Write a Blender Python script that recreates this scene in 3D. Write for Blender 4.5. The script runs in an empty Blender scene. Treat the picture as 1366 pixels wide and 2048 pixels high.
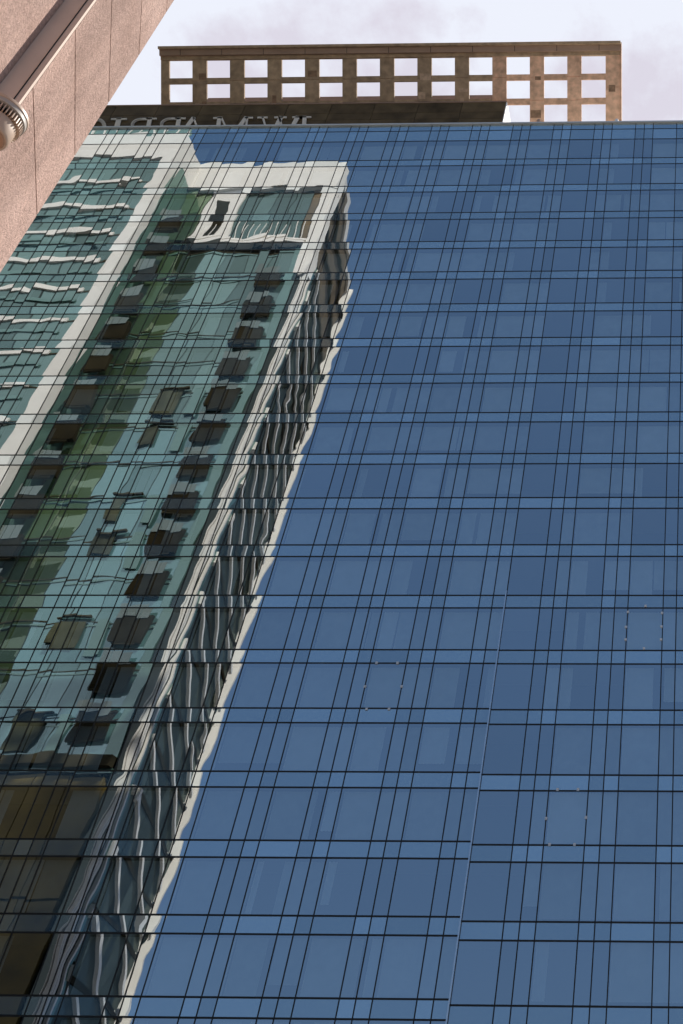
import bpy, math, random
import numpy as np
from mathutils import Vector, Matrix
random.seed(7)
rng = np.random.default_rng(11)
sc = bpy.context.scene
EYE = 1.6                                   # eye height; every height below is measured from the ground

# ------------------------------------------------------------------ camera
F_PX, PITCH, ROLL, YAW = 2029.418, 0.647126911, -0.0156823365, -0.0282856282
def unproject(x, y):
    a, b = x - 1366.0, 1024.0 - y
    cr, sr = math.cos(ROLL), math.sin(ROLL)
    a, b = a*cr + b*sr, -a*sr + b*cr
    u, v = a/F_PX, b/F_PX
    X, Y, Z = u, math.cos(PITCH) - v*math.sin(PITCH), math.sin(PITCH) + v*math.cos(PITCH)
    c, s = math.cos(-YAW), math.sin(-YAW)
    return Vector((c*X - s*Y, s*X + c*Y, Z))
fwd = unproject(1366, 1024).normalized()
right = (unproject(1367, 1024) - unproject(1366, 1024)).normalized()
up = right.cross(fwd).normalized()
cam_d = bpy.data.cameras.new('camera'); cam = bpy.data.objects.new('camera', cam_d)
sc.collection.objects.link(cam); sc.camera = cam
cam.matrix_world = Matrix((( right.x, up.x, -fwd.x, 0), (right.y, up.y, -fwd.y, 0), (right.z, up.z, -fwd.z, EYE), (0, 0, 0, 1)))
cam_d.sensor_fit = 'VERTICAL'; cam_d.sensor_height = 24.0
cam_d.lens = 24.0*F_PX/2048.0
cam_d.shift_x = -683.0/2048.0               # the photograph is the left half of a wider frame
cam_d.clip_start = 0.05; cam_d.clip_end = 3000

# ------------------------------------------------------------------ world, sun, exposure
SUN_EL, SUN_AZ = math.radians(54), math.radians(39)      # azimuth from +Y towards +X
w = bpy.data.worlds.new('World'); sc.world = w; w.use_nodes = True
nt = w.node_tree; nt.nodes.clear()
def N(t, kind, **kw):
    n = t.nodes.new(kind)
    for k, v in kw.items(): setattr(n, k, v)
    return n
out = N(nt, 'ShaderNodeOutputWorld')
sky = N(nt, 'ShaderNodeTexSky', sky_type='NISHITA', sun_disc=False, sun_elevation=SUN_EL, sun_rotation=SUN_AZ,
        air_density=1.0, dust_density=0.6, ozone_density=1.6)
bg1 = N(nt, 'ShaderNodeBackground'); bg1.inputs[1].default_value = 0.115
# thin even blue haze aloft evens the clear part of the sky out
mxs = N(nt, 'ShaderNodeMix', data_type='RGBA'); mxs.inputs[0].default_value = .9
mxs.inputs[7].default_value = (.66, 1.21, 2.34, 1)
nt.links.new(sky.outputs[0], mxs.inputs[6]); nt.links.new(mxs.outputs[2], bg1.inputs[0])
# bank of bright cloud on the sunny side of the sky, with thin lilac gaps
tc = N(nt, 'ShaderNodeTexCoord')
no = N(nt, 'ShaderNodeTexNoise'); no.inputs['Scale'].default_value = 3.2; no.inputs['Detail'].default_value = 7; no.inputs['Roughness'].default_value = .55
nt.links.new(tc.outputs['Generated'], no.inputs['Vector'])
dt = N(nt, 'ShaderNodeVectorMath', operation='DOT_PRODUCT')
nt.links.new(tc.outputs['Generated'], dt.inputs[0]); dt.inputs[1].default_value = (0.0, 0.78, 0.62)
mm = N(nt, 'ShaderNodeMath', operation='MULTIPLY_ADD'); mm.inputs[1].default_value = 0.55; nt.links.new(no.outputs[0], mm.inputs[0]); nt.links.new(dt.outputs['Value'], mm.inputs[2])
mr = N(nt, 'ShaderNodeMapRange', interpolation_type='SMOOTHSTEP'); mr.inputs[1].default_value = 0.72; mr.inputs[2].default_value = 0.98
nt.links.new(mm.outputs[0], mr.inputs[0])
no2 = N(nt, 'ShaderNodeTexNoise'); no2.inputs['Scale'].default_value = 4.2; no2.inputs['Detail'].default_value = 13; no2.inputs['Roughness'].default_value = .6
nt.links.new(tc.outputs['Generated'], no2.inputs['Vector'])
cr = N(nt, 'ShaderNodeValToRGB'); cr.color_ramp.elements[0].position = .36; cr.color_ramp.elements[0].color = (.74, .71, .81, 1)
cr.color_ramp.elements[1].position = .455; cr.color_ramp.elements[1].color = (.87, .90, 1.0, 1)
nt.links.new(no2.outputs[0], cr.inputs[0])
bg2 = N(nt, 'ShaderNodeBackground'); bg2.inputs[1].default_value = 0.80; nt.links.new(cr.outputs[0], bg2.inputs[0])
mx = N(nt, 'ShaderNodeMixShader'); nt.links.new(mr.outputs[0], mx.inputs[0]); nt.links.new(bg1.outputs[0], mx.inputs[1]); nt.links.new(bg2.outputs[0], mx.inputs[2])
nt.links.new(mx.outputs[0], out.inputs[0])
sd = bpy.data.lights.new('sun', 'SUN'); sd.energy = 5.0; sd.angle = math.radians(.53); sd.color = (1, .93, .84)
sun = bpy.data.objects.new('sun', sd); sc.collection.objects.link(sun)
sdir = Vector((math.sin(SUN_AZ)*math.cos(SUN_EL), math.cos(SUN_AZ)*math.cos(SUN_EL), math.sin(SUN_EL)))
sun.rotation_euler = sdir.to_track_quat('Z', 'Y').to_euler(); sun.location = (0, 0, 150)
sc.view_settings.view_transform = 'Standard'; sc.view_settings.look = 'None'
sc.view_settings.exposure = 0.3; sc.view_settings.gamma = 1; sc.view_settings.use_curve_mapping = False
try:
    sc.cycles.max_bounces = 10; sc.cycles.glossy_bounces = 6; sc.cycles.transparent_max_bounces = 16
    sc.cycles.caustics_reflective = False; sc.cycles.caustics_refractive = False
except Exception: pass

# ------------------------------------------------------------------ materials
def material(name): 
    m = bpy.data.materials.new(name); m.use_nodes = True
    return m, m.node_tree, m.node_tree.nodes['Principled BSDF']
def plain(name, col, rough=.6, metal=0, spec=.5, var=0.0, vscale=3.0, bump=0.0, bscale=60.0, obj_var=0.0):
    m, t, b = material(name)
    b.inputs['Roughness'].default_value = rough; b.inputs['Metallic'].default_value = metal
    b.inputs['Specular IOR Level'].default_value = spec
    b.inputs['Base Color'].default_value = (*col, 1)
    if var or obj_var:
        tc = N(t, 'ShaderNodeTexCoord'); no = N(t, 'ShaderNodeTexNoise'); no.inputs['Scale'].default_value = vscale; no.inputs['Detail'].default_value = 6
        t.links.new(tc.outputs['Object'], no.inputs['Vector'])
        hs = N(t, 'ShaderNodeHueSaturation'); hs.inputs['Color'].default_value = (*col, 1)
        mr = N(t, 'ShaderNodeMapRange'); mr.inputs[1].default_value = .3; mr.inputs[2].default_value = .7; mr.inputs[3].default_value = 1 - var; mr.inputs[4].default_value = 1 + var
        t.links.new(no.outputs[0], mr.inputs[0])
        if obj_var:
            oi = N(t, 'ShaderNodeObjectInfo'); ma = N(t, 'ShaderNodeMath', operation='MULTIPLY_ADD'); ma.inputs[1].default_value = obj_var*2; ma.inputs[2].default_value = -obj_var
            t.links.new(oi.outputs['Random'], ma.inputs[0]); ad = N(t, 'ShaderNodeMath', operation='ADD')
            t.links.new(ma.outputs[0], ad.inputs[0]); t.links.new(mr.outputs[0], ad.inputs[1]); t.links.new(ad.outputs[0], hs.inputs['Value'])
        else: t.links.new(mr.outputs[0], hs.inputs['Value'])
        t.links.new(hs.outputs[0], b.inputs['Base Color'])
    if bump:
        tc = N(t, 'ShaderNodeTexCoord'); n2 = N(t, 'ShaderNodeTexNoise'); n2.inputs['Scale'].default_value = bscale; n2.inputs['Detail'].default_value = 5
        bp = N(t, 'ShaderNodeBump'); bp.inputs['Strength'].default_value = 1; bp.inputs['Distance'].default_value = bump
        t.links.new(tc.outputs['Object'], n2.inputs['Vector']); t.links.new(n2.outputs[0], bp.inputs['Height']); t.links.new(bp.outputs[0], b.inputs['Normal'])
    return m
def attr_mul(t, col, amount):
    """a colour multiplied by the pane's own random shade"""
    at = N(t, 'ShaderNodeAttribute', attribute_name='shade')
    mr = N(t, 'ShaderNodeMapRange'); mr.inputs[3].default_value = 1 - amount; mr.inputs[4].default_value = 1 + amount
    t.links.new(at.outputs['Fac'], mr.inputs[0])
    vm = N(t, 'ShaderNodeVectorMath', operation='SCALE'); vm.inputs[0].default_value = col
    t.links.new(mr.outputs[0], vm.inputs['Scale']); return vm.outputs[0]
def mirror_glass(name, gl, fac, body, transparent, amount):
    m = bpy.data.materials.new(name); m.use_nodes = True; t = m.node_tree; t.nodes.clear()
    o = N(t, 'ShaderNodeOutputMaterial'); g = N(t, 'ShaderNodeBsdfGlossy'); g.inputs['Roughness'].default_value = 0.0
    t.links.new(attr_mul(t, gl, amount*.5), g.inputs['Color'])
    if transparent:
        d = N(t, 'ShaderNodeBsdfTransparent'); d.inputs['Color'].default_value = (*body, 1)
    else:
        d = N(t, 'ShaderNodeBsdfDiffuse'); t.links.new(attr_mul(t, body, amount), d.inputs['Color'])
    mx = N(t, 'ShaderNodeMixShader'); mx.inputs[0].default_value = fac
    t.links.new(d.outputs[0], mx.inputs[1]); t.links.new(g.outputs[0], mx.inputs[2]); t.links.new(mx.outputs[0], o.inputs[0])
    return m
M = {}
M['vision'] = mirror_glass('coated_vision_glass', (.92, .98, .99), .60, (.80, .95, .97), True, .10)
M['spandrel'] = mirror_glass('spandrel_glass', (.86, .95, .97), .64, (.18, .30, .36), False, .25)
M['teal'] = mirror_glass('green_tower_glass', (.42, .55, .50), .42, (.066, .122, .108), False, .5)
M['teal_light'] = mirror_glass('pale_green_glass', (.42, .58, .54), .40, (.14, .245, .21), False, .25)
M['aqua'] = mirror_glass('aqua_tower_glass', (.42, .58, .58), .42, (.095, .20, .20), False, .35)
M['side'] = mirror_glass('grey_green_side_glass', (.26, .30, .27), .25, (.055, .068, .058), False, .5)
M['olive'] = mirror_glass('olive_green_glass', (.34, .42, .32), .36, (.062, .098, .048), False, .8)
M['slate'] = mirror_glass('slate_glass', (.24, .28, .26), .28, (.040, .048, .044), False, .5)
M['mullion'] = plain('dark_bronze_aluminium', (.030, .028, .024), .4, .3, .4)
M['fin'] = plain('silver_anodised_aluminium', (.85, .86, .86), .25, .9)
M['coping'] = plain('pale_metal_coping', (.70, .72, .70), .5, .1, var=.1, vscale=.4)
M['clip'] = plain('white_plastic', (.80, .80, .78), .5)
M['curtain'] = plain('pale_curtain', (.78, .78, .76), .9, var=.08, vscale=1.5, obj_var=.28)
M['slab'] = plain('painted_ceiling', (.32, .32, .30), .9)
M['room'] = plain('dark_room_wall', (.05, .048, .045), .9)
M['granite'] = plain('polished_black_granite', (.125, .088, .045), .35, 0, .04, var=.35, vscale=.7, obj_var=.2)
M['recess'] = plain('dark_joint', (.006, .005, .004), .8)
M['letter'] = plain('brushed_sign_letter', (.80, .72, .60), .6, 0)
M['white_side'] = plain('white_painted_render', (.86, .84, .80), .7, var=.05)
M['precast'] = plain('brown_precast', (.40, .28, .175), .85, var=.26, vscale=1.9, bump=.01, bscale=9, obj_var=.13)
M['precast_lit'] = plain('bounce_lit_precast', (.68, .42, .275), .85, var=.28, vscale=1.9, bump=.01, bscale=9, obj_var=.12)  # brown precast again, with right-end bounce light put into the colour
M['patch_dark'] = plain('dark_render_patch', (.27, .165, .10), .9, var=.3, vscale=3)
M['patch_light'] = plain('pale_render_patch', (.50, .35, .235), .9, var=.3, vscale=3)
M['cornice'] = plain('cornice_precast', (.36, .24, .17), .8, var=.12, vscale=.8)
M['cream'] = plain('cream_white_render', (.72, .685, .64), .75, var=.05, vscale=.6, bump=.01, bscale=2)  # off-white base colour of the tower's frames, posts and slabs
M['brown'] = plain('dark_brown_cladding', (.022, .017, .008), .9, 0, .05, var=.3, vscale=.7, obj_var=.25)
M['loggia'] = plain('brown_loggia_wall', (.12, .085, .045), .8, var=.3, vscale=.4)
M['greybrown'] = plain('grey_brown_cladding', (.055, .048, .030), .9, 0, .05, var=.25, vscale=.6, obj_var=.2)
M['olive_brown'] = plain('olive_brown_cladding', (.055, .058, .036), .8, 0, .1, var=.5, vscale=.8, obj_var=.4)
M['rail_glass'] = mirror_glass('balustrade_glass', (.35, .42, .40), .35, (.17, .20, .18), False, .2)
M['podium'] = plain('olive_brown_stone', (.15, .105, .022), .6, var=.5, vscale=.35, obj_var=.35)
M['ground'] = plain('concrete_ground', (.22, .21, .20), .9, var=.2, vscale=.5)
M['asphalt'] = plain('asphalt', (.05, .05, .052), .9, var=.2, vscale=2)
M['paving'] = plain('paving', (.30, .28, .26), .9, var=.15, vscale=2)
M['paint'] = plain('road_paint', (.75, .75, .72), .7)
M['pipe'] = plain('painted_pipe', (.40, .355, .315), .5, var=.08, vscale=4, bump=.002, bscale=20)
M['pipe_rim'] = plain('pale_painted_metal', (.52, .38, .28), .45)
M['lens'] = plain('orange_tan_lens', (.40, .22, .13), .5, var=.08, vscale=8)
M['trim'] = plain('smooth_brown_trim', (.62, .50, .42), .8, var=.08, vscale=3)
M['joint'] = plain('brown_sealant', (.20, .105, .055), .8)
m, t, b = material('emissive_bulb'); b.inputs['Emission Color'].default_value = (1, .85, .6, 1); b.inputs['Emission Strength'].default_value = 22; M['bulb'] = m
# coarse sprayed stucco
m, t, b = material('coarse_pink_stucco'); M['stucco'] = m
tc = N(t, 'ShaderNodeTexCoord')
n1 = N(t, 'ShaderNodeTexNoise'); n1.inputs['Scale'].default_value = 1.3; n1.inputs['Detail'].default_value = 4
n2 = N(t, 'ShaderNodeTexNoise'); n2.inputs['Scale'].default_value = 42; n2.inputs['Detail'].default_value = 8; n2.inputs['Roughness'].default_value = .72
n3 = N(t, 'ShaderNodeTexVoronoi'); n3.inputs['Scale'].default_value = 95
for n in (n1, n2, n3): t.links.new(tc.outputs['Object'], n.inputs['Vector'])
r1 = N(t, 'ShaderNodeValToRGB'); r1.color_ramp.elements[0].position = .3; r1.color_ramp.elements[0].color = (.46, .305, .25, 1)
r1.color_ramp.elements[1].position = .72; r1.color_ramp.elements[1].color = (.64, .45, .385, 1)
t.links.new(n1.outputs[0], r1.inputs[0])
r2 = N(t, 'ShaderNodeMapRange'); r2.inputs[1].default_value = .3; r2.inputs[2].default_value = .7; r2.inputs[3].default_value = .62; r2.inputs[4].default_value = 1.26
t.links.new(n2.outputs[0], r2.inputs[0])
hs = N(t, 'ShaderNodeHueSaturation'); t.links.new(r1.outputs[0], hs.inputs['Color']); t.links.new(r2.outputs[0], hs.inputs['Value']); oi = N(t, 'ShaderNodeObjectInfo'); mo = N(t, 'ShaderNodeMapRange'); mo.inputs[3].default_value = .90; mo.inputs[4].default_value = 1.08
t.links.new(oi.outputs['Random'], mo.inputs[0])
n4 = N(t, 'ShaderNodeTexNoise'); n4.inputs['Scale'].default_value = 1.0; n4.inputs['Detail'].default_value = 5
mp = N(t, 'ShaderNodeMapping'); mp.inputs['Scale'].default_value = (5, 5, .5); t.links.new(tc.outputs['Object'], mp.inputs[0]); t.links.new(mp.outputs[0], n4.inputs['Vector'])
m4 = N(t, 'ShaderNodeMapRange'); m4.inputs[1].default_value = .35; m4.inputs[2].default_value = .65; m4.inputs[3].default_value = .86; m4.inputs[4].default_value = 1.05
t.links.new(n4.outputs[0], m4.inputs[0]); mu = N(t, 'ShaderNodeMath', operation='MULTIPLY'); t.links.new(mo.outputs[0], mu.inputs[0]); t.links.new(m4.outputs[0], mu.inputs[1])
vs = N(t, 'ShaderNodeVectorMath', operation='SCALE'); t.links.new(hs.outputs[0], vs.inputs[0]); t.links.new(mu.outputs[0], vs.inputs['Scale'])
t.links.new(vs.outputs[0], b.inputs['Base Color'])
ad = N(t, 'ShaderNodeMath', operation='MULTIPLY_ADD'); ad.inputs[1].default_value = -.35; t.links.new(n3.outputs['Distance'], ad.inputs[0]); t.links.new(n2.outputs[0], ad.inputs[2])
bp = N(t, 'ShaderNodeBump'); bp.inputs['Strength'].default_value = 1; bp.inputs['Distance'].default_value = .016
t.links.new(ad.outputs[0], bp.inputs['Height']); t.links.new(bp.outputs[0], b.inputs['Normal']); b.inputs['Roughness'].default_value = .9; b.inputs['Specular IOR Level'].default_value = .2

# ------------------------------------------------------------------ mesh helpers
def link(name, me, parent=None, **props):
    o = bpy.data.objects.new(name, me); sc.collection.objects.link(o)
    if parent is not None: o.parent = parent
    for k, v in props.items(): o[k] = v
    return o
def thing(name, label, cat, loc=(0, 0, 0), group=None):
    o = link(name, None); o.location = loc; o['label'] = label; o['category'] = cat
    o.empty_display_size = .5
    if group: o['group'] = group
    return o
class MB:
    def __init__(s): s.v = []; s.f = []
    def box(s, x0, x1, y0, y1, z0, z1, fr=None):
        n = len(s.v); P = [(x, y, z) for z in (z0, z1) for y in (y0, y1) for x in (x0, x1)]
        if fr: P = [tuple(fr @ Vector(p)) for p in P]
        s.v += P
        s.f += [tuple(n + i for i in q) for q in ((0, 2, 3, 1), (4, 5, 7, 6), (0, 1, 5, 4), (2, 6, 7, 3), (0, 4, 6, 2), (1, 3, 7, 5))]
        return s
    def prism(s, pts, fr, d):
        """polygon pts (x, z) in frame fr, from y = 0 to y = d"""
        n = len(s.v); k = len(pts)
        s.v += [tuple(fr @ Vector((x, 0, z))) for x, z in pts] + [tuple(fr @ Vector((x, d, z))) for x, z in pts]
        s.f.append(tuple(range(n, n + k))); s.f.append(tuple(range(n + 2*k - 1, n + k - 1, -1)))
        for i in range(k):
            j = (i + 1) % k; s.f.append((n + j, n + i, n + k + i, n + k + j))
        return s
    def lathe(s, prof, cx, cy, n=48, caps=True):
        b0 = len(s.v)
        for r, z in prof:
            for i in range(n):
                a = 2*math.pi*i/n; s.v.append((cx + r*math.cos(a), cy + r*math.sin(a), z))
        for k in range(len(prof) - 1):
            for i in range(n):
                j = (i + 1) % n; s.f.append((b0 + k*n + i, b0 + k*n + j, b0 + (k+1)*n + j, b0 + (k+1)*n + i))
        if caps:
            s.f.append(tuple(b0 + i for i in range(n - 1, -1, -1))); s.f.append(tuple(b0 + (len(prof)-1)*n + i for i in range(n)))
        return s
    def mesh(s, name, mat, smooth=False):
        me = bpy.data.meshes.new(name); me.from_pydata(s.v, [], s.f); me.materials.append(mat)
        if smooth:
            for p in me.polygons: p.use_smooth = True
            me.set_sharp_from_angle(angle=.7)
        me.update(); return me
    def build(s, name, mat, parent=None, smooth=False, **props):
        return link(name, s.mesh(name, mat, smooth), parent, **props)

def pane_arrays(org, ux, uz, nrm, w, h, nx, nz, amp):
    """one sheet of heat-strengthened glass: a slightly tilted, bowed and twisted grid. org is the centre."""
    a, b = rng.normal(0, .0010*amp[0]), rng.normal(0, .0011*amp[1])
    c = rng.normal(.0007, .0013)*amp[0]; e = rng.normal(.001, .0022)*amp[1]; tw = rng.normal(.0014, .0010)*amp[1]*(1 if w > 1 else .6)
    g = rng.normal(0, .0014)*amp[0]; g2 = rng.normal(0, .0019)*amp[1]
    p1, p2, k1, k2 = rng.uniform(0, 6.28), rng.uniform(0, 6.28), rng.uniform(1.6, 3.4), rng.uniform(1.8, 3.6)
    u = np.linspace(-w/2, w/2, nx + 1); v = np.linspace(-h/2, h/2, nz + 1)
    U, V = np.meshgrid(u, v)
    hw, hh = max(w/2, .5), max(h/2, .5)
    d = a*U + b*V + c*(U*U - hw*hw)/(2*hw) + e*(V*V - hh*hh)/(2*hh) + tw*U*V/hw + g*np.sin(k1*V + .6*U + p1)/k1*(U/hw) + g*np.sin(k1*U*.9 + p2)/k1 + g2*np.sin(k2*V + p2 + .7*U)/k2
    g3, k3 = rng.normal(0, .0011)*amp[1], rng.uniform(4.5, 7.5)
    d = d + g3*np.sin(k3*V + 1.3*k1*U + p2)/k3 + g3*.8*np.sin(k3*U + k1*V + p1)/k3
    P = np.asarray(org)[None, None, :] + U[..., None]*np.asarray(ux) + V[..., None]*np.asarray(uz) + d[..., None]*np.asarray(nrm)
    P = P.reshape(-1, 3)
    i = np.arange(nz)[:, None]*(nx + 1) + np.arange(nx)[None, :]; i = i.reshape(-1)
    Fc = np.stack([i, i + 1, i + nx + 2, i + nx + 1], 1)
    return P, Fc
def np_mesh(name, parts, mat, shades=None):
    me = bpy.data.meshes.new(name); off = 0; Vs = []; Fs = []; Sh = []
    for k, (P, Fc) in enumerate(parts):
        Vs.append(P); Fs.append(Fc + off); off += len(P)
        Sh.append(np.full(len(P), shades[k] if shades else .5))
    V = np.concatenate(Vs); F_ = np.concatenate(Fs)
    me.vertices.add(len(V)); me.vertices.foreach_set('co', V.astype(np.float32).ravel())
    me.loops.add(F_.size); me.loops.foreach_set('vertex_index', F_.astype(np.int32).ravel())
    me.polygons.add(len(F_)); me.polygons.foreach_set('loop_start', np.arange(0, F_.size, 4, dtype=np.int32))
    me.polygons.foreach_set('use_smooth', np.ones(len(F_), dtype=bool))
    at = me.attributes.new('shade', 'FLOAT', 'POINT'); at.data.foreach_set('value', np.concatenate(Sh).astype(np.float32))
    me.materials.append(mat); me.update(calc_edges=True); return me
def project(p):
    q = Vector(p) - Vector((0, 0, EYE)); z = q.dot(fwd)
    if z <= 0.1: return None
    return 1366 + F_PX*q.dot(right)/z, 1024 - F_PX*q.dot(up)/z
def visible_area(cx, cy, cz, w, h):
    c = [project((cx + i*w/2, cy, cz + j*h/2)) for i, j in ((-1, -1), (1, -1), (1, 1), (-1, 1))]
    if any(p is None for p in c): return 0
    xs = [p[0] for p in c]; ys = [p[1] for p in c]
    ww = min(max(xs), 1366) - max(min(xs), 0); hh = min(max(ys), 2048) - max(min(ys), 0)
    if ww <= 0 or hh <= 0: return 0
    # the part behind the stucco corner is hidden
    m = (min(ys) + max(ys))/2
    if m < 560 and max(xs) < 345 - m*.62: return 0
    return (max(xs) - min(xs))*(max(ys) - min(ys))
def emit(items, name, mat, parent, limit=300):
    """items: (area, P, F, shade); the largest as parts of their own, the rest as one joined part"""
    items.sort(key=lambda q: -q[0])
    for it in items[:limit]: link(name, np_mesh(name, [(it[1], it[2])], mat, [it[3]]), parent)
    rest = items[limit:]
    if rest: link(name, np_mesh(name + '_rest', [(r[1], r[2]) for r in rest], mat, [r[3] for r in rest]), parent, kind='stuff')

# ================================================================== GROUND (below the frame)
g = MB(); g.box(-1500, 1500, -1500, 1500, -.5, 0); g.build('ground', M['ground'], kind='structure')
r = MB(); r.box(-200, 200, 20.9 if False else 24, 36, .0, .004); r.build('road', M['asphalt'], kind='structure')
k = MB(); k.box(-200, 200, 36, 41.3, 0, .13); k.build('pavement', M['paving'], kind='structure')
k = MB(); k.box(-36, 200, 18, 24, 0, .13); k.build('pavement', M['paving'], kind='structure')
k = MB()
for i in range(-32, 33): k.box(i*6 - 1.4, i*6 + 1.4, 29.93, 30.07, .004, .008)
k.build('road_marking', M['paint'], kind='structure')

# ================================================================== HOTEL TOWER (glass curtain wall)
D = 42.068                                   # distance of the glass plane
X0, PER, S1, S2 = -11.086, 3.0, .644, 1.288  # three mullions per bay
H0, HF = 57.114 + EYE, 3.0433                # upper transom of floor line n is H0 - HF*n
KL, KR, NB = -15, 6, 19
XL, XR = X0 + PER*KL + S2, X0 + PER*KR + S2
hotel = thing('hotel_tower', 'tall blue mirror glass hotel facade with dark gridded mullions and a brown open roof frame', 'building', (XL/2 + XR/2, D, 0))
HO = Vector(hotel.location)
def hb(): return MB()
def fin_build(mb, name, mat, parent=hotel, smooth=False, **p):
    mb.v = [tuple(Vector(v) - HO) for v in mb.v]; return mb.build(name, mat, parent, smooth, **p)
ROOF = 67.50 + EYE
lines = []                                   # horizontal transoms, from the roof down: (height, is_bottom_of_spandrel)
lines.append(66.80 + EYE); lines.append(65.52 + EYE)
for n in range(-2, NB): lines += [H0 - HF*n, H0 - HF*n - .72]
lines = [z for z in lines if z > .6]
drop = {11: .02, 12: .05, 13: .10, 14: .13, 15: .165, 16: .20, 17: .23, 18: .26}
XS = X0 + S2                                 # the silver fin
vis, spa, curt = [], [], []
xs_m = []
for kk in range(KL, KR + 1):
    for s in (0, S1, S2): xs_m.append(X0 + PER*kk + s)
xs_m = xs_m[2:]
def shift(zi, x):                            # transoms right of the silver fin sit a little lower on the lower floors
    n = round((H0 - zi)/HF - .12)
    return drop.get(n, 0) if x > XS + .01 else 0
for a, bx in zip(xs_m[:-1], xs_m[1:]):
    cx, wd = (a + bx)/2, bx - a - .012
    edges = [ROOF] + lines + [.13]
    for i in range(len(edges) - 1):
        zt = edges[i] - (shift(edges[i], cx) if i else 0); zb = edges[i+1] - shift(edges[i+1], cx)
        h = zt - zb - .012; cz = (zt + zb)/2
        isv = h > 1.6
        P, Fc = pane_arrays((cx - HO.x, 0, cz), (1, 0, 0), (0, 0, 1), (0, -1, 0), wd, h, 12 if wd > 1 else 5, 14 if isv else 5, (.78, .92))
        it = (visible_area(cx, D, cz, wd, h), P, Fc, random.random())
        (vis if isv else spa).append(it)
emit(vis, 'window_pane', M['vision'], hotel)
emit(spa, 'spandrel_panel', M['spandrel'], hotel)
for x in xs_m:
    wm = .028 if abs(x - XS) > .01 else .03
    m_ = hb()
    heavy = .025
    m_.box(x - heavy, x + heavy, D - .012, D + .05, .13, ROOF); fin_build(m_, 'mullion', M['mullion'])
for z in lines:
    n = (H0 - z)/HF
    for (xa, xb) in ((XL, XS - .027), (XS + .027, XR)):
        zz = z - shift(z, (xa + xb)/2)
        m_ = hb(); m_.box(xa, xb, D - .009, D + .047, zz - .038, zz + .038); fin_build(m_, 'transom', M['mullion'])
m_ = hb(); m_.box(XS - .042, XS + .010, D - .14, D - .013, .13, 26.9 + EYE); fin_build(m_, 'silver_fin', M['fin'])
m_ = hb(); m_.box(XL - .3, XR + .3, D - .12, D + .7, ROOF, ROOF + .16); fin_build(m_, 'coping', M['coping'])
# floor slabs, dark rooms, curtains
for n in range(-2, NB):
    z = H0 - HF*n
    m_ = hb(); m_.box(XL, XR, D + .13, D + 2.4, z - .62, z - .16); fin_build(m_, 'floor_slab', M['slab'])
m_ = hb(); m_.box(XL, XR, D + .13, D + 16, ROOF - .29, ROOF - .1); fin_build(m_, 'roof_slab', M['coping'])
m_ = hb(); m_.box(XL, XR, D + 2.4, D + 16, 0, ROOF - .3); fin_build(m_, 'core_wall', M['room'])
for x in (XL, XR):
    m_ = hb(); m_.box(x - .15 if x == XL else x, x if x == XL else x + .15, D + .125, D + 2.4, 0, ROOF); fin_build(m_, 'end_wall', M['coping'])
NR = 60
def curtain_mesh(xa, xb, zt, zb, y):
    k_ = max(2, int((xb - xa)/.07)); x = np.linspace(xa, xb, k_ + 1); yy = y + .03*((np.arange(k_ + 1) % 2)*2 - 1)
    P = np.concatenate([np.stack([x - HO.x, yy - HO.y, np.full_like(x, zb)], 1), np.stack([x - HO.x, yy - HO.y, np.full_like(x, zt)], 1)])
    i = np.arange(k_); Fc = np.stack([i, i + 1, i + k_ + 2, i + k_ + 1], 1)
    return P, Fc
for kk in range(KL, KR):
    for n in range(-3, NB):
        xa, xb = X0 + PER*kk + S2 + .05, X0 + PER*(kk + 1) + S2 - .05
        zt = H0 - HF*n - .78; zb = H0 - HF*(n + 1) + .02
        if n == -3: zt = 65.4 + EYE
        if zb < 1: continue
        pieces = []
        u = random.random()
        if kk == 0:   # the bay beside the fin keeps its curtains open
            pieces = [] if u < .55 else [(xb - .6, xb)]
        elif kk == 1 and u < .3: pieces = [(xa, xa + .5)]
        elif u < .07: pieces = []
        elif u < .16: pieces = [(xa, xa + random.uniform(.4, 1.2)), (xb - random.uniform(.3, .7), xb)]
        elif u < .48:
            c = random.uniform(xa + .4, xb - .5); gw = random.choice((.08, .2, .35, .5, .9)); pieces = [(xa, c - gw/2), (min(c + gw/2, xb - .1), xb)]
        elif u < .54: pieces = [(xa, xa + .35)]
        else: pieces = [(xa, xb)]
        if kk == 1 and n == -2: pieces = [(xa, xa + .35)]
        for (p0, p1) in pieces:
            if p1 - p0 < .1: continue
            P, Fc = curtain_mesh(p0, p1, zt, zb + random.choice((0, 0, 0, 0, .5)), D + .32)
            curt.append((visible_area((p0+p1)/2, D, (zt+zb)/2, p1-p0, zt-zb), P, Fc, .5))
emit(curt, 'curtain', M['curtain'], hotel)
# a lit lamp in the open room at the upper right
px = unproject(1247, 342); tt = (D + 1.0)/px.y
m_ = hb(); m_.lathe([(.01, -.07), (.07, -.03), (.07, .03), (.01, .07)], px.x*tt, D + 1.0, 12); m_.v = [(v[0], v[1], v[2] + px.z*tt + EYE) for v in m_.v]; fin_build(m_, 'ceiling_lamp', M['bulb'])
# white clips round three panes
def on_glass(x, y, off=0.0):
    p = unproject(x, y); t_ = (D - off)/p.y; return p.x*t_, p.z*t_ + EYE
for (x, y) in [(753, 1326), (795, 1326), (730, 1373), (803, 1373), (733, 1418), (778, 1418),
               (1256, 1224), (1324, 1226), (1252, 1254), (1323, 1253), (1251, 1279), (1322, 1279), (1291, 1212), (1288, 1297),
               (1115, 1579), (1156, 1579), (1092, 1637), (1172, 1635), (1099, 1689), (1149, 1689)]:
    gx, gz = on_glass(x, y, .02); m_ = hb(); m_.box(gx - .055, gx + .055, D - .04, D - .013, gz - .06, gz + .06); fin_build(m_, 'glazing_clip', M['clip'])

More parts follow.
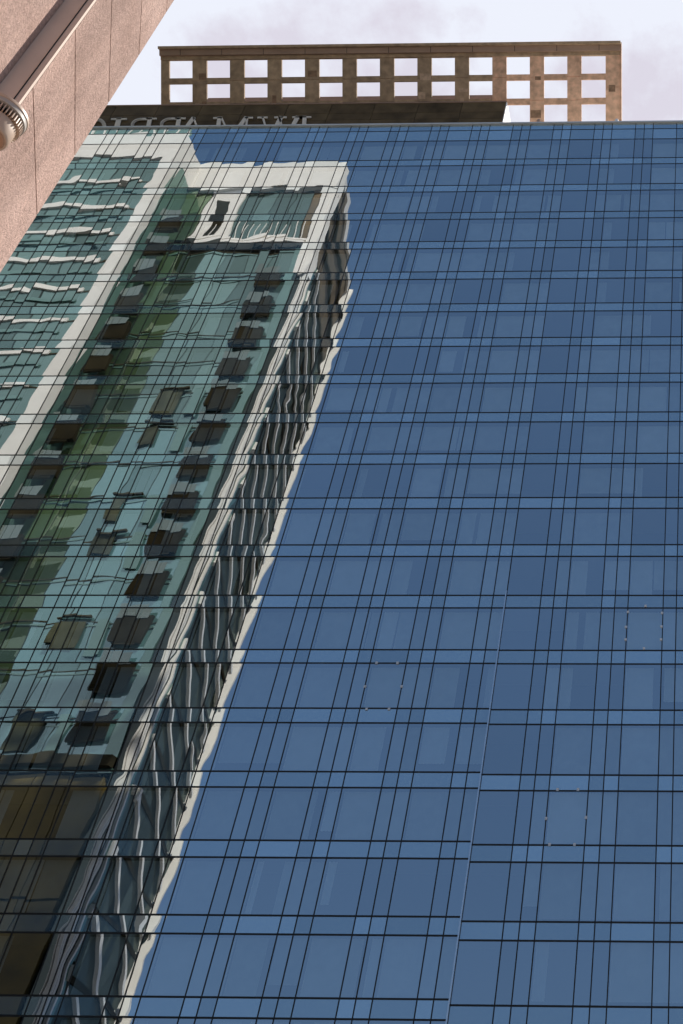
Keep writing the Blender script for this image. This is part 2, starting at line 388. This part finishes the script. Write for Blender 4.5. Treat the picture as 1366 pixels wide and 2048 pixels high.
# ---------------------------------------------------------------- penthouse block in black granite
YB = 45.0
bx0, bx1, bz1 = -52.0, -.3560*YB, 1.679*YB + EYE
m_ = hb(); m_.box(bx0, bx1, YB + .06, YB + 9, ROOF - 2, bz1 - .12); block = fin_build(m_, 'penthouse_block', M['recess'])
m_ = hb(); m_.box(bx1 + .002, bx1 + .07, YB + .0, YB + 9, ROOF - 2, bz1 - .12); fin_build(m_, 'end_panel', M['white_side'])
m_ = hb(); m_.box(bx0, bx1 + .03, YB - .04, YB + 9.1, bz1 - .12, bz1); fin_build(m_, 'roof_edge', M['cornice'])
rows = [bz1 - .12, bz1 - 1.50, bz1 - 2.43, bz1 - 3.36, bz1 - 4.30, bz1 - 5.24, bz1 - 6.2, bz1 - 7.15]
nx_ = 11
for i in range(nx_):
    xb = bx1 - i*3.53; xa = max(xb - 3.53, bx0)
    for j in range(len(rows) - 1):
        m_ = hb(); m_.box(xa + .02, xb - .02, YB, YB + .055, rows[j+1] + .016, rows[j] - .016)
        o = fin_build(m_, 'cladding_panel', M['granite'])
m_ = hb(); m_.box(-43.5, bx1 - 1.3, YB + 3.2, YB + 3.5, bz1, 81.95 + EYE); fin_build(m_, 'roof_upstand', M['cornice'])

# sign: J W  M A R R I O T T, read from the right (the letters face away in the mirrored picture)
sign = []
def stroke(pts, wid):
    """thick polyline as quads"""
    qs = []
    for (x0, z0), (x1, z1) in zip(pts[:-1], pts[1:]):
        d = Vector((x1 - x0, z1 - z0)); L = d.length
        if L < 1e-6: continue
        n_ = Vector((-d.y, d.x))/L*wid/2; e_ = d/L*wid*.12
        qs.append([(x0 - n_.x - e_.x, z0 - n_.y - e_.y), (x1 - n_.x + e_.x, z1 - n_.y + e_.y), (x1 + n_.x + e_.x, z1 + n_.y + e_.y), (x0 + n_.x - e_.x, z0 + n_.y - e_.y)])
    return qs
def arc(cx, cz, rx, rz, a0, a1, n=14):
    return [(cx + rx*math.cos(math.radians(a0 + (a1-a0)*i/n)), cz + rz*math.sin(math.radians(a0 + (a1-a0)*i/n))) for i in range(n + 1)]
T, t_ = .12, .055         # thick and thin strokes for unit height
def ser(x, z, w=.26): return [[(x - w/2, z - .03), (x + w/2, z - .03), (x + w/2, z + .03), (x - w/2, z + .03)]]
def glyph(c):
    if c == 'I': return stroke([(.2, 0), (.2, 1)], T) + ser(.2, .97, .38) + ser(.2, .03, .38), .4
    if c == 'J': return stroke([(.32, 1), (.32, .12)] , T) + stroke(arc(.14, .12, .18, .2, 0, -110), t_*1.3) + ser(.32, .97, .40), .52
    if c == 'W': return (stroke([(.12, 1), (.40, 0)], T) + stroke([(.40, 0), (.64, 1)], t_) + stroke([(.58, 1), (.84, 0)], T) + stroke([(.84, 0), (1.10, 1)], t_)
                         + ser(.12, .97, .30) + ser(.60, .97, .34) + ser(1.10, .97, .28)), 1.22
    if c == 'M': return (stroke([(.14, 0), (.14, 1)], t_) + stroke([(.17, 1), (.54, .05)], T) + stroke([(.54, .05), (.90, 1)], t_) + stroke([(.95, 0), (.95, 1)], T)
                         + ser(.10, .97, .24) + ser(.14, .03, .28) + ser(.95, .03, .34) + ser(1.0, .97, .26)), 1.12
    if c == 'A': return stroke([(.08, 0), (.44, 1)], t_) + stroke([(.44, 1), (.80, 0)], T) + stroke([(.2, .34), (.68, .34)], t_) + ser(.08, .03, .26) + ser(.80, .03, .34), .92
    if c == 'R': return stroke([(.18, 0), (.18, 1)], T) + stroke([(.18, .96), (.44, .96)] + arc(.44, .74, .22, .22, 90, -90) + [(.18, .52)], t_*1.5) + stroke([(.38, .52), (.78, .02)], T) + ser(.14, .97, .30) + ser(.18, .03, .34) + ser(.80, .03, .24), .88
    if c == 'O': return stroke(arc(.42, .5, .34, .46, 0, 360, 28), .12), .86
    if c == 'T': return stroke([(.36, 0), (.36, 1)], T) + stroke([(.03, .96), (.69, .96)], t_) + ser(.36, .03, .36), .74
    return [], .3
LH, TOPZ = 3.1, 1.6265*YB + EYE + .30
def letter_at(c, xr, width):
    """c drawn mirrored with its (own) left side at xr, running towards -x"""
    qs, adv = glyph(c)
    sx = width/adv; fr = Matrix.Translation((xr, YB - .13, TOPZ - LH)) @ Matrix(((-sx, 0, -.22*LH*0.9, 0), (0, 1, 0, 0), (0, 0, LH, 0), (0, 0, 0, 1)))
    m_ = MB()
    for q in qs: m_.prism(q, fr, .07)
    m_.v = [tuple(Vector(v) - HO) for v in m_.v]
    return m_.build('letter', M['letter'], hotel)
def xat(px_): p = unproject(px_, 243); return p.x*(YB-.2)/p.y
for c, pr, pl in (('J', 626, 592), ('W', 600, 512), ('M', 500, 423), ('A', 412, 350), ('R', 366, 306), ('R', 308, 248), ('I', 250, 217), ('O', 214, 164), ('T', 160, 118), ('T', 115, 74)):
    xr, xl = xat(pr), xat(pl); letter_at(c, xr + .55, (xr - xl))

# ---------------------------------------------------------------- open roof frame leaning out over the penthouse
cr0 = Vector((0, 45.75, 76.62 + EYE)); slope = Vector((0, -math.sin(PITCH), math.cos(PITCH))); cn = slope.cross(Vector((1, 0, 0))).normalized()  # cn points up and back
if cn.y < 0: cn = -cn
crown = link('crown_frame', None, hotel); crown.location = (0, 0, 0)
def on_crown(x, y):
    p = unproject(x, y); O = Vector((0, 0, EYE)); t_ = (cr0 - O).dot(cn)/p.dot(cn); q = O + p*t_
    return q.x, (q - cr0).dot(slope)
FR = Matrix((( 1, cn.x, slope.x, cr0.x), (0, cn.y, slope.y, cr0.y), (0, cn.z, slope.z, cr0.z), (0, 0, 0, 1)))
colx = [(322, 339.7)] + [(339.7 + 74.97*i + 43.9, 339.7 + 74.97*(i + 1)) for i in range(11)] + [(1210, 1241)]
s_top = on_crown(700, 116)[1]; s_bot = on_crown(1241, 262)[1]; TH = .16
posts = []
for i, (pa, pb) in enumerate(colx):
    ym = 160
    xa, xb = on_crown(pa + (1.3 if i else 0), ym)[0], on_crown(pb - (1.3 if i < 12 else 0), ym)[0]; posts.append((xa, xb))
    mat = M['precast_lit'] if i >= 9 else M['precast']  # right-end posts take the copy with light in its colour
    segs = [s_top, on_crown(700, 158.5)[1], on_crown(700, 205)[1], s_bot - 1.2]
    if i == 12 or i == 0: segs = [s_top, on_crown(700, 180)[1], s_bot - 1.2]
    for a, b_ in zip(segs[:-1], segs[1:]):
        m_ = hb(); m_.box(xa, xb, 0, TH, b_ + .035, a, FR); fin_build(m_, 'post', mat, crown)
rails = [(152.4, 164.0), (200.4, 212.6)]
for (a, b_) in rails:
    for i in range(12):
        xa, xb = posts[i][1], posts[i+1][0]; m_ = hb(); m_.box(xa + .002, xb - .002, .012, TH - .012, on_crown(700, b_)[1], on_crown(700, a)[1], FR)
        fin_build(m_, 'rail', M['precast_lit'] if i >= 9 else M['precast'], crown)
for i in range(12):
    xa, xb = posts[i][1], posts[i+1][0]; m_ = hb(); m_.box(xa + .002, xb - .002, .012, TH - .012, s_bot - 1.2, on_crown(700, 248.5)[1], FR)
    fin_build(m_, 'rail', M['precast_lit'] if i >= 9 else M['precast'], crown)
xl, xr = posts[0][0], posts[-1][1]
for (a, b_, y0, y1, mt) in ((116, 109, -.05, TH + .05, 'precast'), (109, 97.5, -.22, TH + .12, 'cornice'), (97.5, 92.5, -.42, TH + .2, 'precast')):
    m_ = hb(); m_.box(xl + y0*.1, xr - y0*.1, y0, y1, on_crown(700, a)[1] + .002, on_crown(700, b_)[1], FR); fin_build(m_, 'cornice', M[mt], crown)
for k_ in range(11):   # joints in the fascia
    x_ = xl + (xr - xl)*(k_ + .5)/11; m_ = hb(); m_.box(x_ - .02, x_ + .02, -.225, -.2205, on_crown(700, 109)[1], on_crown(700, 97.5)[1], FR); fin_build(m_, 'fascia_joint', M['recess'], crown)
m_ = hb(); m_.box(xr + .002, xr + .10, -.12, TH + .1, s_bot - 1.2, on_crown(700, 92)[1], FR); fin_build(m_, 'edge_trim', M['precast_lit'], crown)
# square repair patches and stains left on the precast
for k_ in range(26):
    i = random.randrange(0, 13); xa, xb = posts[i]; w_ = random.uniform(.25, .8)*(xb - xa); x_ = random.uniform(xa, xb - w_)
    z_ = random.uniform(s_bot, s_top - 1.2); m_ = hb(); m_.box(x_ + .01, x_ + w_ - .01, -.006, -.0015, z_, z_ + random.uniform(.25, .9), FR)
    fin_build(m_, 'repair_patch', M[random.choice(('patch_dark', 'patch_light'))], crown)
# pale davit posts on the roof edge
for px_ in (1233, 1077):
    p = unproject(px_, 246); t_ = (D + 1.6)/p.y; zt = unproject(px_, 231).z*t_ + EYE
    m_ = hb(); m_.lathe([(.16, ROOF), (.16, zt - .15), (.12, zt - .04), (.03, zt)], p.x*t_, D + 1.6, 14); fin_build(m_, 'davit_post', M['white_side'] if px_ > 1200 else M['precast_lit'], hotel, True)

# ================================================================== GREEN TOWER (seen as a reflection in the hotel's glass)
MY = 2*D                                     # mirror: real y = MY - virtual y
DW, DM = 63.2, 67.0
yW, yM = MY - DW, MY - DM                    # front planes of the wing and of the main face
XW, XC = -57.1, -40.5                        # wing corner, front right corner
EX, EY = -45.4, MY - 85.5                    # far end of the oblique side face
TOP = 100.0 + EYE
tower = thing('green_glass_tower', 'green glass tower with white frames and dark balconies mirrored in the blue glass', 'building', (XC, yM, 0))
TO = Vector(tower.location)
def tb(mb, name, mat, parent=tower, smooth=False, **p):
    mb.v = [tuple(Vector(v) - TO) for v in mb.v]; return mb.build(name, mat, parent, smooth, **p)
m_ = MB(); m_.box(-96, XW - .25, EY, yW - .35, 0, TOP - .5); tb(m_, 'wing_core', M['brown'])
# core of the main part as a prism with the oblique side
core = [(XW - .25, yM - .35), (XC - .3, yM - .35), (EX - .35, EY + .02), (XW - .25, EY + .02)]
m_ = MB(); n0 = 0
m_.v = [(x, y, 0) for x, y in core] + [(x, y, TOP - .5) for x, y in core]; m_.f = [(0, 1, 2, 3), (7, 6, 5, 4)] + [(i, i + 4, (i + 1) % 4 + 4, (i + 1) % 4) for i in range(4)]
tb(m_, 'main_core', M['brown'])
H1 = 4.06
def tower_panes(xa, xb, y, z0, z1, bay, fh, name, mat, zoff, nrm=(0, 1, 0), amp=2.2):
    out_ = []; nb = max(1, round((xb - xa)/bay)); b_ = (xb - xa)/nb; z = zoff
    zs = []
    while z > z0 + .3: zs.append(z); z -= fh
    for z in zs:
        for i in range(nb):
            zt = min(z, z1) - .03; zb = max(z - fh, z0) + .03
            if zt - zb < .4: continue
            cx = xa + (i + .5)*b_
            P, Fc = pane_arrays((cx - TO.x, y - TO.y, (zt + zb)/2), (1, 0, 0), (0, 0, 1), nrm, b_ - .05, zt - zb, 3, 4, (amp, amp))
            Fc = Fc[:, ::-1]
            out_.append((zt + i*.001, P, Fc, random.random()))
    return out_
# main face: floors below the penthouse, three tones
Z80 = 85.8 + EYE
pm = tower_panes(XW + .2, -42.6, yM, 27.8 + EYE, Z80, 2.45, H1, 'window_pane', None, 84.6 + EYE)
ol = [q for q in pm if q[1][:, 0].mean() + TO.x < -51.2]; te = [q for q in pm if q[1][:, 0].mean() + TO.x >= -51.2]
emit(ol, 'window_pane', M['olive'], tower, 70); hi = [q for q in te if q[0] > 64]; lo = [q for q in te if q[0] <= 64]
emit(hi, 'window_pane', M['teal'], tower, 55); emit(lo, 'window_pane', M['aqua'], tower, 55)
pw = tower_panes(-86, XW - 1.3, yW, 27.8 + EYE, 95.6 + EYE, 4.4, 4.25, 'window_pane', None, 95.6 + EYE)
emit(pw, 'window_pane', M['teal'], tower, 110)
pu = tower_panes(XW + .05, -54.45, yM, Z80 + .02, 95.2 + EYE, 1.3, H1, 'window_pane', None, 95.2 + EYE)
emit(pu, 'window_pane', M['olive'], tower, 20)
# horizontal lines between floors of the main face
z = 84.6 + EYE
while z > 29:
    m_ = MB(); m_.box(XW + .02, -42.4, yM - .2, yM + .04, z - .05, z + .04); tb(m_, 'floor_band', M['greybrown'])
    m_ = MB(); m_.box(XW + .02, -42.4, yM + .002, yM + .06, z - .42, z - .30); tb(m_, 'floor_line', M['teal_light'])
    z -= H1
x = XW + .2
nbm = max(1, round((-42.6 - x)/2.45)); bm = (-42.6 - x)/nbm
for i in range(nbm + 1):
    m_ = MB(); m_.box(x + i*bm - .03, x + i*bm + .03, yM - .2, yM + .02, 27.8 + EYE, Z80); tb(m_, 'mullion', M['slate'])
# pale green strips, slate strip, white corner post
m_ = MB(); m_.box(-42.55, -41.75, yM - .2, yM + .12, 27.8 + EYE, Z80 - 1); tb(m_, 'pale_strip', M['teal_light'])
m_ = MB(); m_.box(-41.72, -40.82, yM - .25, yM - .02, EYE, Z80 - .6); tb(m_, 'slate_strip', M['slate'])
m_ = MB(); m_.box(-40.80, -40.50, yM - .3, yM + .12, EYE, 81 + EYE); tb(m_, 'corner_post', M['cream'])
m_ = MB(); m_.box(-40.98, -40.90, yM - .3, yM + .10, EYE, 81 + EYE); tb(m_, 'corner_post', M['cream'])
# white frame round the penthouse
m_ = MB(); m_.box(XW + .02, XC, yM - 1.0, yM + .25, 95.2 + EYE, TOP); tb(m_, 'white_frame', M['cream'])
m_ = MB(); m_.box(-42.0, XC, yM - .9, yM + .2, 81 + EYE, 95.198 + EYE); tb(m_, 'white_frame', M['cream'])
m_ = MB(); m_.box(-54.0, -42.002, yM - .9, yM + .55, 85.75 + EYE, 86.15 + EYE); tb(m_, 'balcony_slab', M['cream'])
m_ = MB(); m_.box(-54.0, -42.002, yM - .9, yM + .30, 86.6 + EYE, 86.9 + EYE); tb(m_, 'balcony_slab', M['cream'])
m_ = MB(); m_.box(-54.4, -50.6, yM - 1.2, yM - .05, 86.9 + EYE, 95.198 + EYE); tb(m_, 'white_wall', M['cream'])
m_ = MB(); m_.box(-53.2, -51.9, yM - .049, yM + .0, 86.9 + EYE, 93.2 + EYE); tb(m_, 'brown_window', M['brown'])
for i in range(4):
    P = pane_arrays((-50.6 + 1.875*(i + .5) - TO.x, -.22, 91.0 + EYE), (1, 0, 0), (0, 0, 1), (0, 1, 0), 1.8, 8.2, 3, 5, (2, 2)); link('window_pane', np_mesh('window_pane', [(P[0], P[1][:, ::-1])], M['teal'], [random.random()]), tower)
m_ = MB(); m_.box(-43.1, -42.002, yM - .7, yM - .3, 86.9 + EYE, 95.198 + EYE); tb(m_, 'brown_panel', M['loggia'])
for i in range(17):
    x = -53.8 + i*.7; m_ = MB(); m_.box(x - .03, x + .03, yM + .2, yM + .26, 86.9 + EYE, 89.3 + EYE); tb(m_, 'baluster', M['cream'])
# wing: top band, corner column, slab edges
m_ = MB(); m_.box(-96, XW, yW - 3.78, yW + .2, 95.8 + EYE, TOP); tb(m_, 'white_frame', M['cream'])
m_ = MB(); m_.box(XW - 1.30, XW, yW - .8, yW + .25, EYE, 95.798 + EYE); tb(m_, 'white_column', M['cream'])
m_ = MB(); m_.box(XW - .28, XW + .0, yM - .1, yW - .802, EYE, 95.798 + EYE); tb(m_, 'wing_side', M['teal_light'])
z = 91.6 + EYE
while z > 29:
    m_ = MB(); m_.box(-96, -59.3, yW - .3, yW + .16, z - .27, z + .22); tb(m_, 'balcony_slab', M['cream'])
    m_ = MB(); m_.box(-59.29, XW - 1.32, yW - .3, yW + .06, z - .30, z - .12); tb(m_, 'floor_band', M['greybrown'])
    m_ = MB(); m_.box(-96, -59.35, yW + .10, yW + .14, z - 1.9, z - 1.5); tb(m_, 'pale_strip', M['teal_light'])
    z -= 4.25
nbw = round((-1.3 + XW + 86)/4.4); bw = (XW - 1.3 + 86)/nbw
for i in range(nbw + 1):
    m_ = MB(); m_.box(-86 + i*bw - .05, -86 + i*bw + .05, yW - .2, yW + .04, 27.8 + EYE, 95.798 + EYE); tb(m_, 'mullion', M['slate'])
# glazed screen with white posts on the wing's roof
m_ = MB(); m_.box(-96, XW - .1, yW - .4, yW - .35, TOP + .002, TOP + 2.0); tb(m_, 'roof_screen', M['teal_light'])
for i in range(26):
    x = XW - .3 - i*1.35; m_ = MB(); m_.box(x - .06, x + .06, yW - .34, yW - .2, TOP + .002, TOP + 2.1); tb(m_, 'screen_post', M['cream'])
# balconies
def balcony(xa, xb, y, ztop, depth, hb_, mat):
    """solid block coloured dark as a shaded recess, with soffit above and a glass balustrade below; ztop = underside line"""
    o = link('balcony', None, tower); o.location = (xa - TO.x, y - TO.y, ztop)
    B = Vector((xa, y, ztop))
    def bb(mb, nm, mt): mb.v = [tuple(Vector(v) - B) for v in mb.v]; mb.build(nm, mt, o)
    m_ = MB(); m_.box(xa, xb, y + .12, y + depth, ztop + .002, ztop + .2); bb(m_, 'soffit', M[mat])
    m_ = MB(); m_.box(xa + .02, xb - .02, y + .10, y + depth - .02, ztop - hb_, ztop - .01); bb(m_, 'shade_block', M[mat])  # solid box; the recess's shade is put into its dark colour
    m_ = MB(); m_.box(xa + .05, xb - .35, y + .15, y + .15 + depth*.55, ztop - hb_ - .12, ztop - hb_); bb(m_, 'balcony_floor', M['greybrown'])
    n_ = 3; wv = (xb - xa - .3)/n_
    for i in range(n_):
        m_ = MB(); m_.box(xa + i*wv + .02, xa + (i + 1)*wv - .02, y + depth, y + depth + .03, ztop - .05, ztop + 1.0)
        me = m_; me.v = [tuple(Vector(v) - B) for v in me.v]; me.build('balustrade_pane', M['rail_glass'], o)
    return o
zz = 80.9 + EYE
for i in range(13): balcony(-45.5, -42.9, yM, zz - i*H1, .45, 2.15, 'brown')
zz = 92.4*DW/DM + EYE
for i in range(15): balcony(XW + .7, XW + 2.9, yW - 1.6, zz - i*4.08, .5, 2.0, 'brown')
zz = 64.6 + EYE
for i in (0, 1, 3, 4, 6, 8):
    wr = (.2, -.5, .1, -.9, 0, -.3, .3, -.6, .1)[i]; m_ = MB(); m_.box(-50.2, -48.3 + wr, yM + .10, yM + .22, zz - i*H1 - 3.1 + (i*7 % 5)*.35, zz - i*H1 - (i*3 % 4)*.2); tb(m_, 'brown_panel', M['olive_brown'])
    m_ = MB(); m_.box(-50.2, -47.6, yM + .10, yM + .40, zz - i*H1 + .02, zz - i*H1 + .16); tb(m_, 'balcony_slab', M['greybrown'])
    m_ = MB(); m_.box(-47.0, -46.0, yM + .10, yM + .2, zz - i*H1 - 3.2, zz - i*H1 - .1); tb(m_, 'pale_strip', M['teal_light'])
# oblique side face
sv = Vector((EX - XC, EY - yM, 0)); SL = sv.length; sv.normalize(); sn = Vector((-sv.y, sv.x, 0)); 
if sn.x < 0: sn = -sn
SF = Matrix(((sv.x, sn.x, 0, XC), (sv.y, sn.y, 0, yM), (0, 0, 1, 0), (0, 0, 0, 1)))    # local x along the face, y outwards
it = []
z = 84.6 + EYE
while z > 2:
    for i in range(6):
        wv = (SL - 3.2)/6; c = SF @ Vector((2.2 + (i + .5)*wv, -.05, z - H1/2))
        P, Fc = pane_arrays(tuple(c - TO), tuple(sv), (0, 0, 1), tuple(sn), wv - .12, H1 - .5, 3, 3, (2, 2)); it.append((1, P, Fc, random.random()))
    m_ = MB(); xe = SL - 1.0; m_.v = [tuple(SF @ Vector((a_, y_, (z - .35 - (a_ - 2.6)*.42) + h_))) for h_ in (-.17, .17) for y_ in (.03, .26) for a_ in (2.6, xe)]; m_.f = [(0, 2, 3, 1), (4, 5, 7, 6), (0, 1, 5, 4), (2, 6, 7, 3), (0, 4, 6, 2), (1, 3, 7, 5)]; tb(m_, 'white_rail', M['white_side'])
    m_ = MB(); m_.box(2.0, 2.6, -.2, .34, z - .9, z - .1, SF); tb(m_, 'white_block', M['cream'])
    m_ = MB(); m_.box(2.0, SL - 1.0, -.2, .02, z - .2, z + .1, SF); tb(m_, 'floor_band', M['brown'])
    z -= H1
emit(it, 'side_pane', M['side'], tower, 130)
m_ = MB(); m_.box(.05, .8, -.3, .02, EYE, 84.6 + EYE, SF); tb(m_, 'slate_strip', M['slate'])
m_ = MB(); m_.box(.82, 1.15, -.3, .20, EYE, 84.6 + EYE, SF); tb(m_, 'corner_post', M['cream'])
m_ = MB(); m_.box(1.2, 2.0, -.3, .1, EYE, 84.6 + EYE, SF); tb(m_, 'pale_strip', M['teal_light'])
m_ = MB(); m_.box(SL - .42, SL, -.6, .50, EYE, TOP, SF); tb(m_, 'white_column', M['cream'])
m_ = MB(); m_.box(.3, SL - .43, -.6, .02, 98.6 + EYE, TOP - .002, SF); tb(m_, 'white_frame', M['cream'])
for j, (za, zb) in enumerate(((98.55, 94.9), (94.4, 90.3), (89.8, 84.8))):
    for i in range(3):
        wv = (SL - 1.4)/3; m_ = MB(); m_.box(.4 + i*wv, .4 + (i + 1)*wv - .12, -.5, -.2, zb + EYE, za + EYE, SF); tb(m_, 'loggia_wall', M['loggia'])
    m_ = MB(); m_.box(.4, SL - .43, -.5, .12, zb - .46 + EYE, zb - .02 + EYE, SF); tb(m_, 'lintel', M['greybrown'])
# podium stone
for i in range(14):
    x = -96 + i*2.78; m_ = MB(); m_.box(x, x + 2.7, yW - .3, yW + .1, 0, 27.8 + EYE); 
    if x + 2.7 < XW - 1.32: tb(m_, 'podium_panel', M['podium'])
for i in range(6):
    xa = XW + .05 + i*2.52
    for j in range(4):
        m_ = MB(); m_.box(xa, xa + 2.45, yM - .3, yM + .1, j*6.9 + .1, j*6.9 + 6.8 + (EYE if j == 3 else 0)); tb(m_, 'podium_panel', M['podium'])
m_ = MB(); m_.box(XW + .02, -41.75, yM - .2, yM + .6, 28.1 + EYE, 28.9 + EYE); tb(m_, 'podium_edge', M['greybrown'])

# ================================================================== PINK STUCCO WALL at the near left
EXW, EYW = -1.0815*3.9, 3.9
phi = math.radians(26.9); far = Vector((-math.sin(phi), math.cos(phi), 0)); wn = Vector((math.cos(phi), math.sin(phi), 0))
WF = Matrix(((-far.x, -wn.x, 0, EXW), (-far.y, -wn.y, 0, EYW), (0, 0, 1, 0), (0, 0, 0, 1)))   # local x back towards the viewer, y into the wall
stucco = thing('stucco_wall', 'coarse pink stucco building corner with thin brown joints at upper left', 'building', (EXW, EYW, 0))
SO = Vector(stucco.location)
def sb(mb, name, mat, parent=stucco, smooth=False, **p):
    mb.v = [tuple(Vector(v) - SO) for v in mb.v]; return mb.build(name, mat, parent, smooth, **p)
jr = [1.3603 + .1637*k for k in range(-8, 6)]
jz = [3.9*r + EYE for r in jr]
TP, SE = .125, .984
edges = [0.0] + [z for z in jz if z > .3] + [10.2]
for a, b_ in zip(edges[:-1], edges[1:]):
    m_ = MB(); g_ = .006
    x0 = -.026 if b_ < 3.9*1.30 + EYE else 0.0
    m_.box(x0, SE - .030, 0, TP, a + g_, b_ - g_, WF); sb(m_, 'stucco_panel', M['stucco'])
m_ = MB(); m_.box(.012, SE - .036, .014, TP, 0, 10.19, WF); sb(m_, 'wall_core', M['joint'])
m_ = MB(); m_.box(SE - .026, SE, .0, TP, 0, 10.2, WF); sb(m_, 'corner_trim', M['trim'])
m_ = MB(); m_.box(SE + .001, SE + .004, .026, .031, 0, 10.19, WF); sb(m_, 'trim_groove', M['recess'])
m_ = MB(); m_.box(SE - .030, SE - .026, .006, TP, 0, 10.19, WF); sb(m_, 'trim_joint', M['joint'])
m_ = MB(); m_.box(.0, 14, TP + .002, 5.01, 0.006, 10.2, WF); sb(m_, 'wall_body', M['stucco'])

# louvred drum fitting hanging in front of the wall
pt = None
az = math.radians(-51.70)
for s_ in np.linspace(0, 3, 6001):
    q = Vector((EXW, EYW, 0)) - far*s_ + wn*.20
    if abs(math.atan2(q.x, q.y) - az) < 3e-4: pt = q; break
ZP = 1.655*pt.y + EYE
RD = .116
pipe = thing('drum_lamp', 'round louvred metal drum with an orange tan disc underneath, hung beside the pink stucco', 'lamp', (pt.x, pt.y, ZP))
PO = Vector(pipe.location)
def pb(mb, name, mat, parent=pipe, smooth=True, **p):
    mb.v = [tuple(Vector(v) - PO) for v in mb.v]; return mb.build(name, mat, parent, smooth, **p)
m_ = MB(); m_.lathe([(RD*.93, ZP + .016), (RD*.985, ZP + .014), (RD, ZP + .006), (RD, ZP - .004), (RD*.985, ZP - .006)], pt.x, pt.y, 96); pb(m_, 'rim', M['pipe_rim'])
m_ = MB(); m_.lathe([(RD*.972, ZP - .006), (RD*.965, ZP - .030), (RD*.93, ZP - .032)], pt.x, pt.y, 96); pb(m_, 'rim_band', M['pipe'])
m_ = MB(); m_.lathe([(RD*.70, ZP - .031), (RD*.70, ZP - .085)], pt.x, pt.y, 64); pb(m_, 'louvre_core', M['recess'])
for i in range(44):
    a = 2*math.pi*i/44; R_ = Matrix.Translation((pt.x, pt.y, 0)) @ Matrix.Rotation(a, 4, 'Z')
    m_ = MB(); m_.box(RD*.71, RD*.925, -.0025, .0025, ZP - .080, ZP - .034, R_); pb(m_, 'louvre_fin', M['pipe_rim'], smooth=False)
m_ = MB(); m_.lathe([(RD*.80, ZP - .081), (RD*.80, ZP - .086), (RD*.795, ZP - .165), (RD*.74, ZP - .173)], pt.x, pt.y, 96); pb(m_, 'drum', M['pipe_rim'])
m_ = MB(); m_.lathe([(RD*.68, ZP - .1735), (RD*.64, ZP - .180), (RD*.30, ZP - .186)], pt.x, pt.y, 64); pb(m_, 'lens', M['lens'])
# bracket arm back to the wall, beyond the frame
m_ = MB()
m_.v = []
A_ = Vector((pt.x, pt.y, ZP + .05)); 
arm = Matrix(((-wn.x, -wn.y, 0, A_.x - far.x*.0), (-wn.y, wn.x, 0, A_.y), (0, 0, 1, A_.z), (0, 0, 0, 1)))
m_.box(-.02, .29, -.02, .02, -.034, .0, arm); pb(m_, 'bracket_arm', M['pipe'], smooth=False)
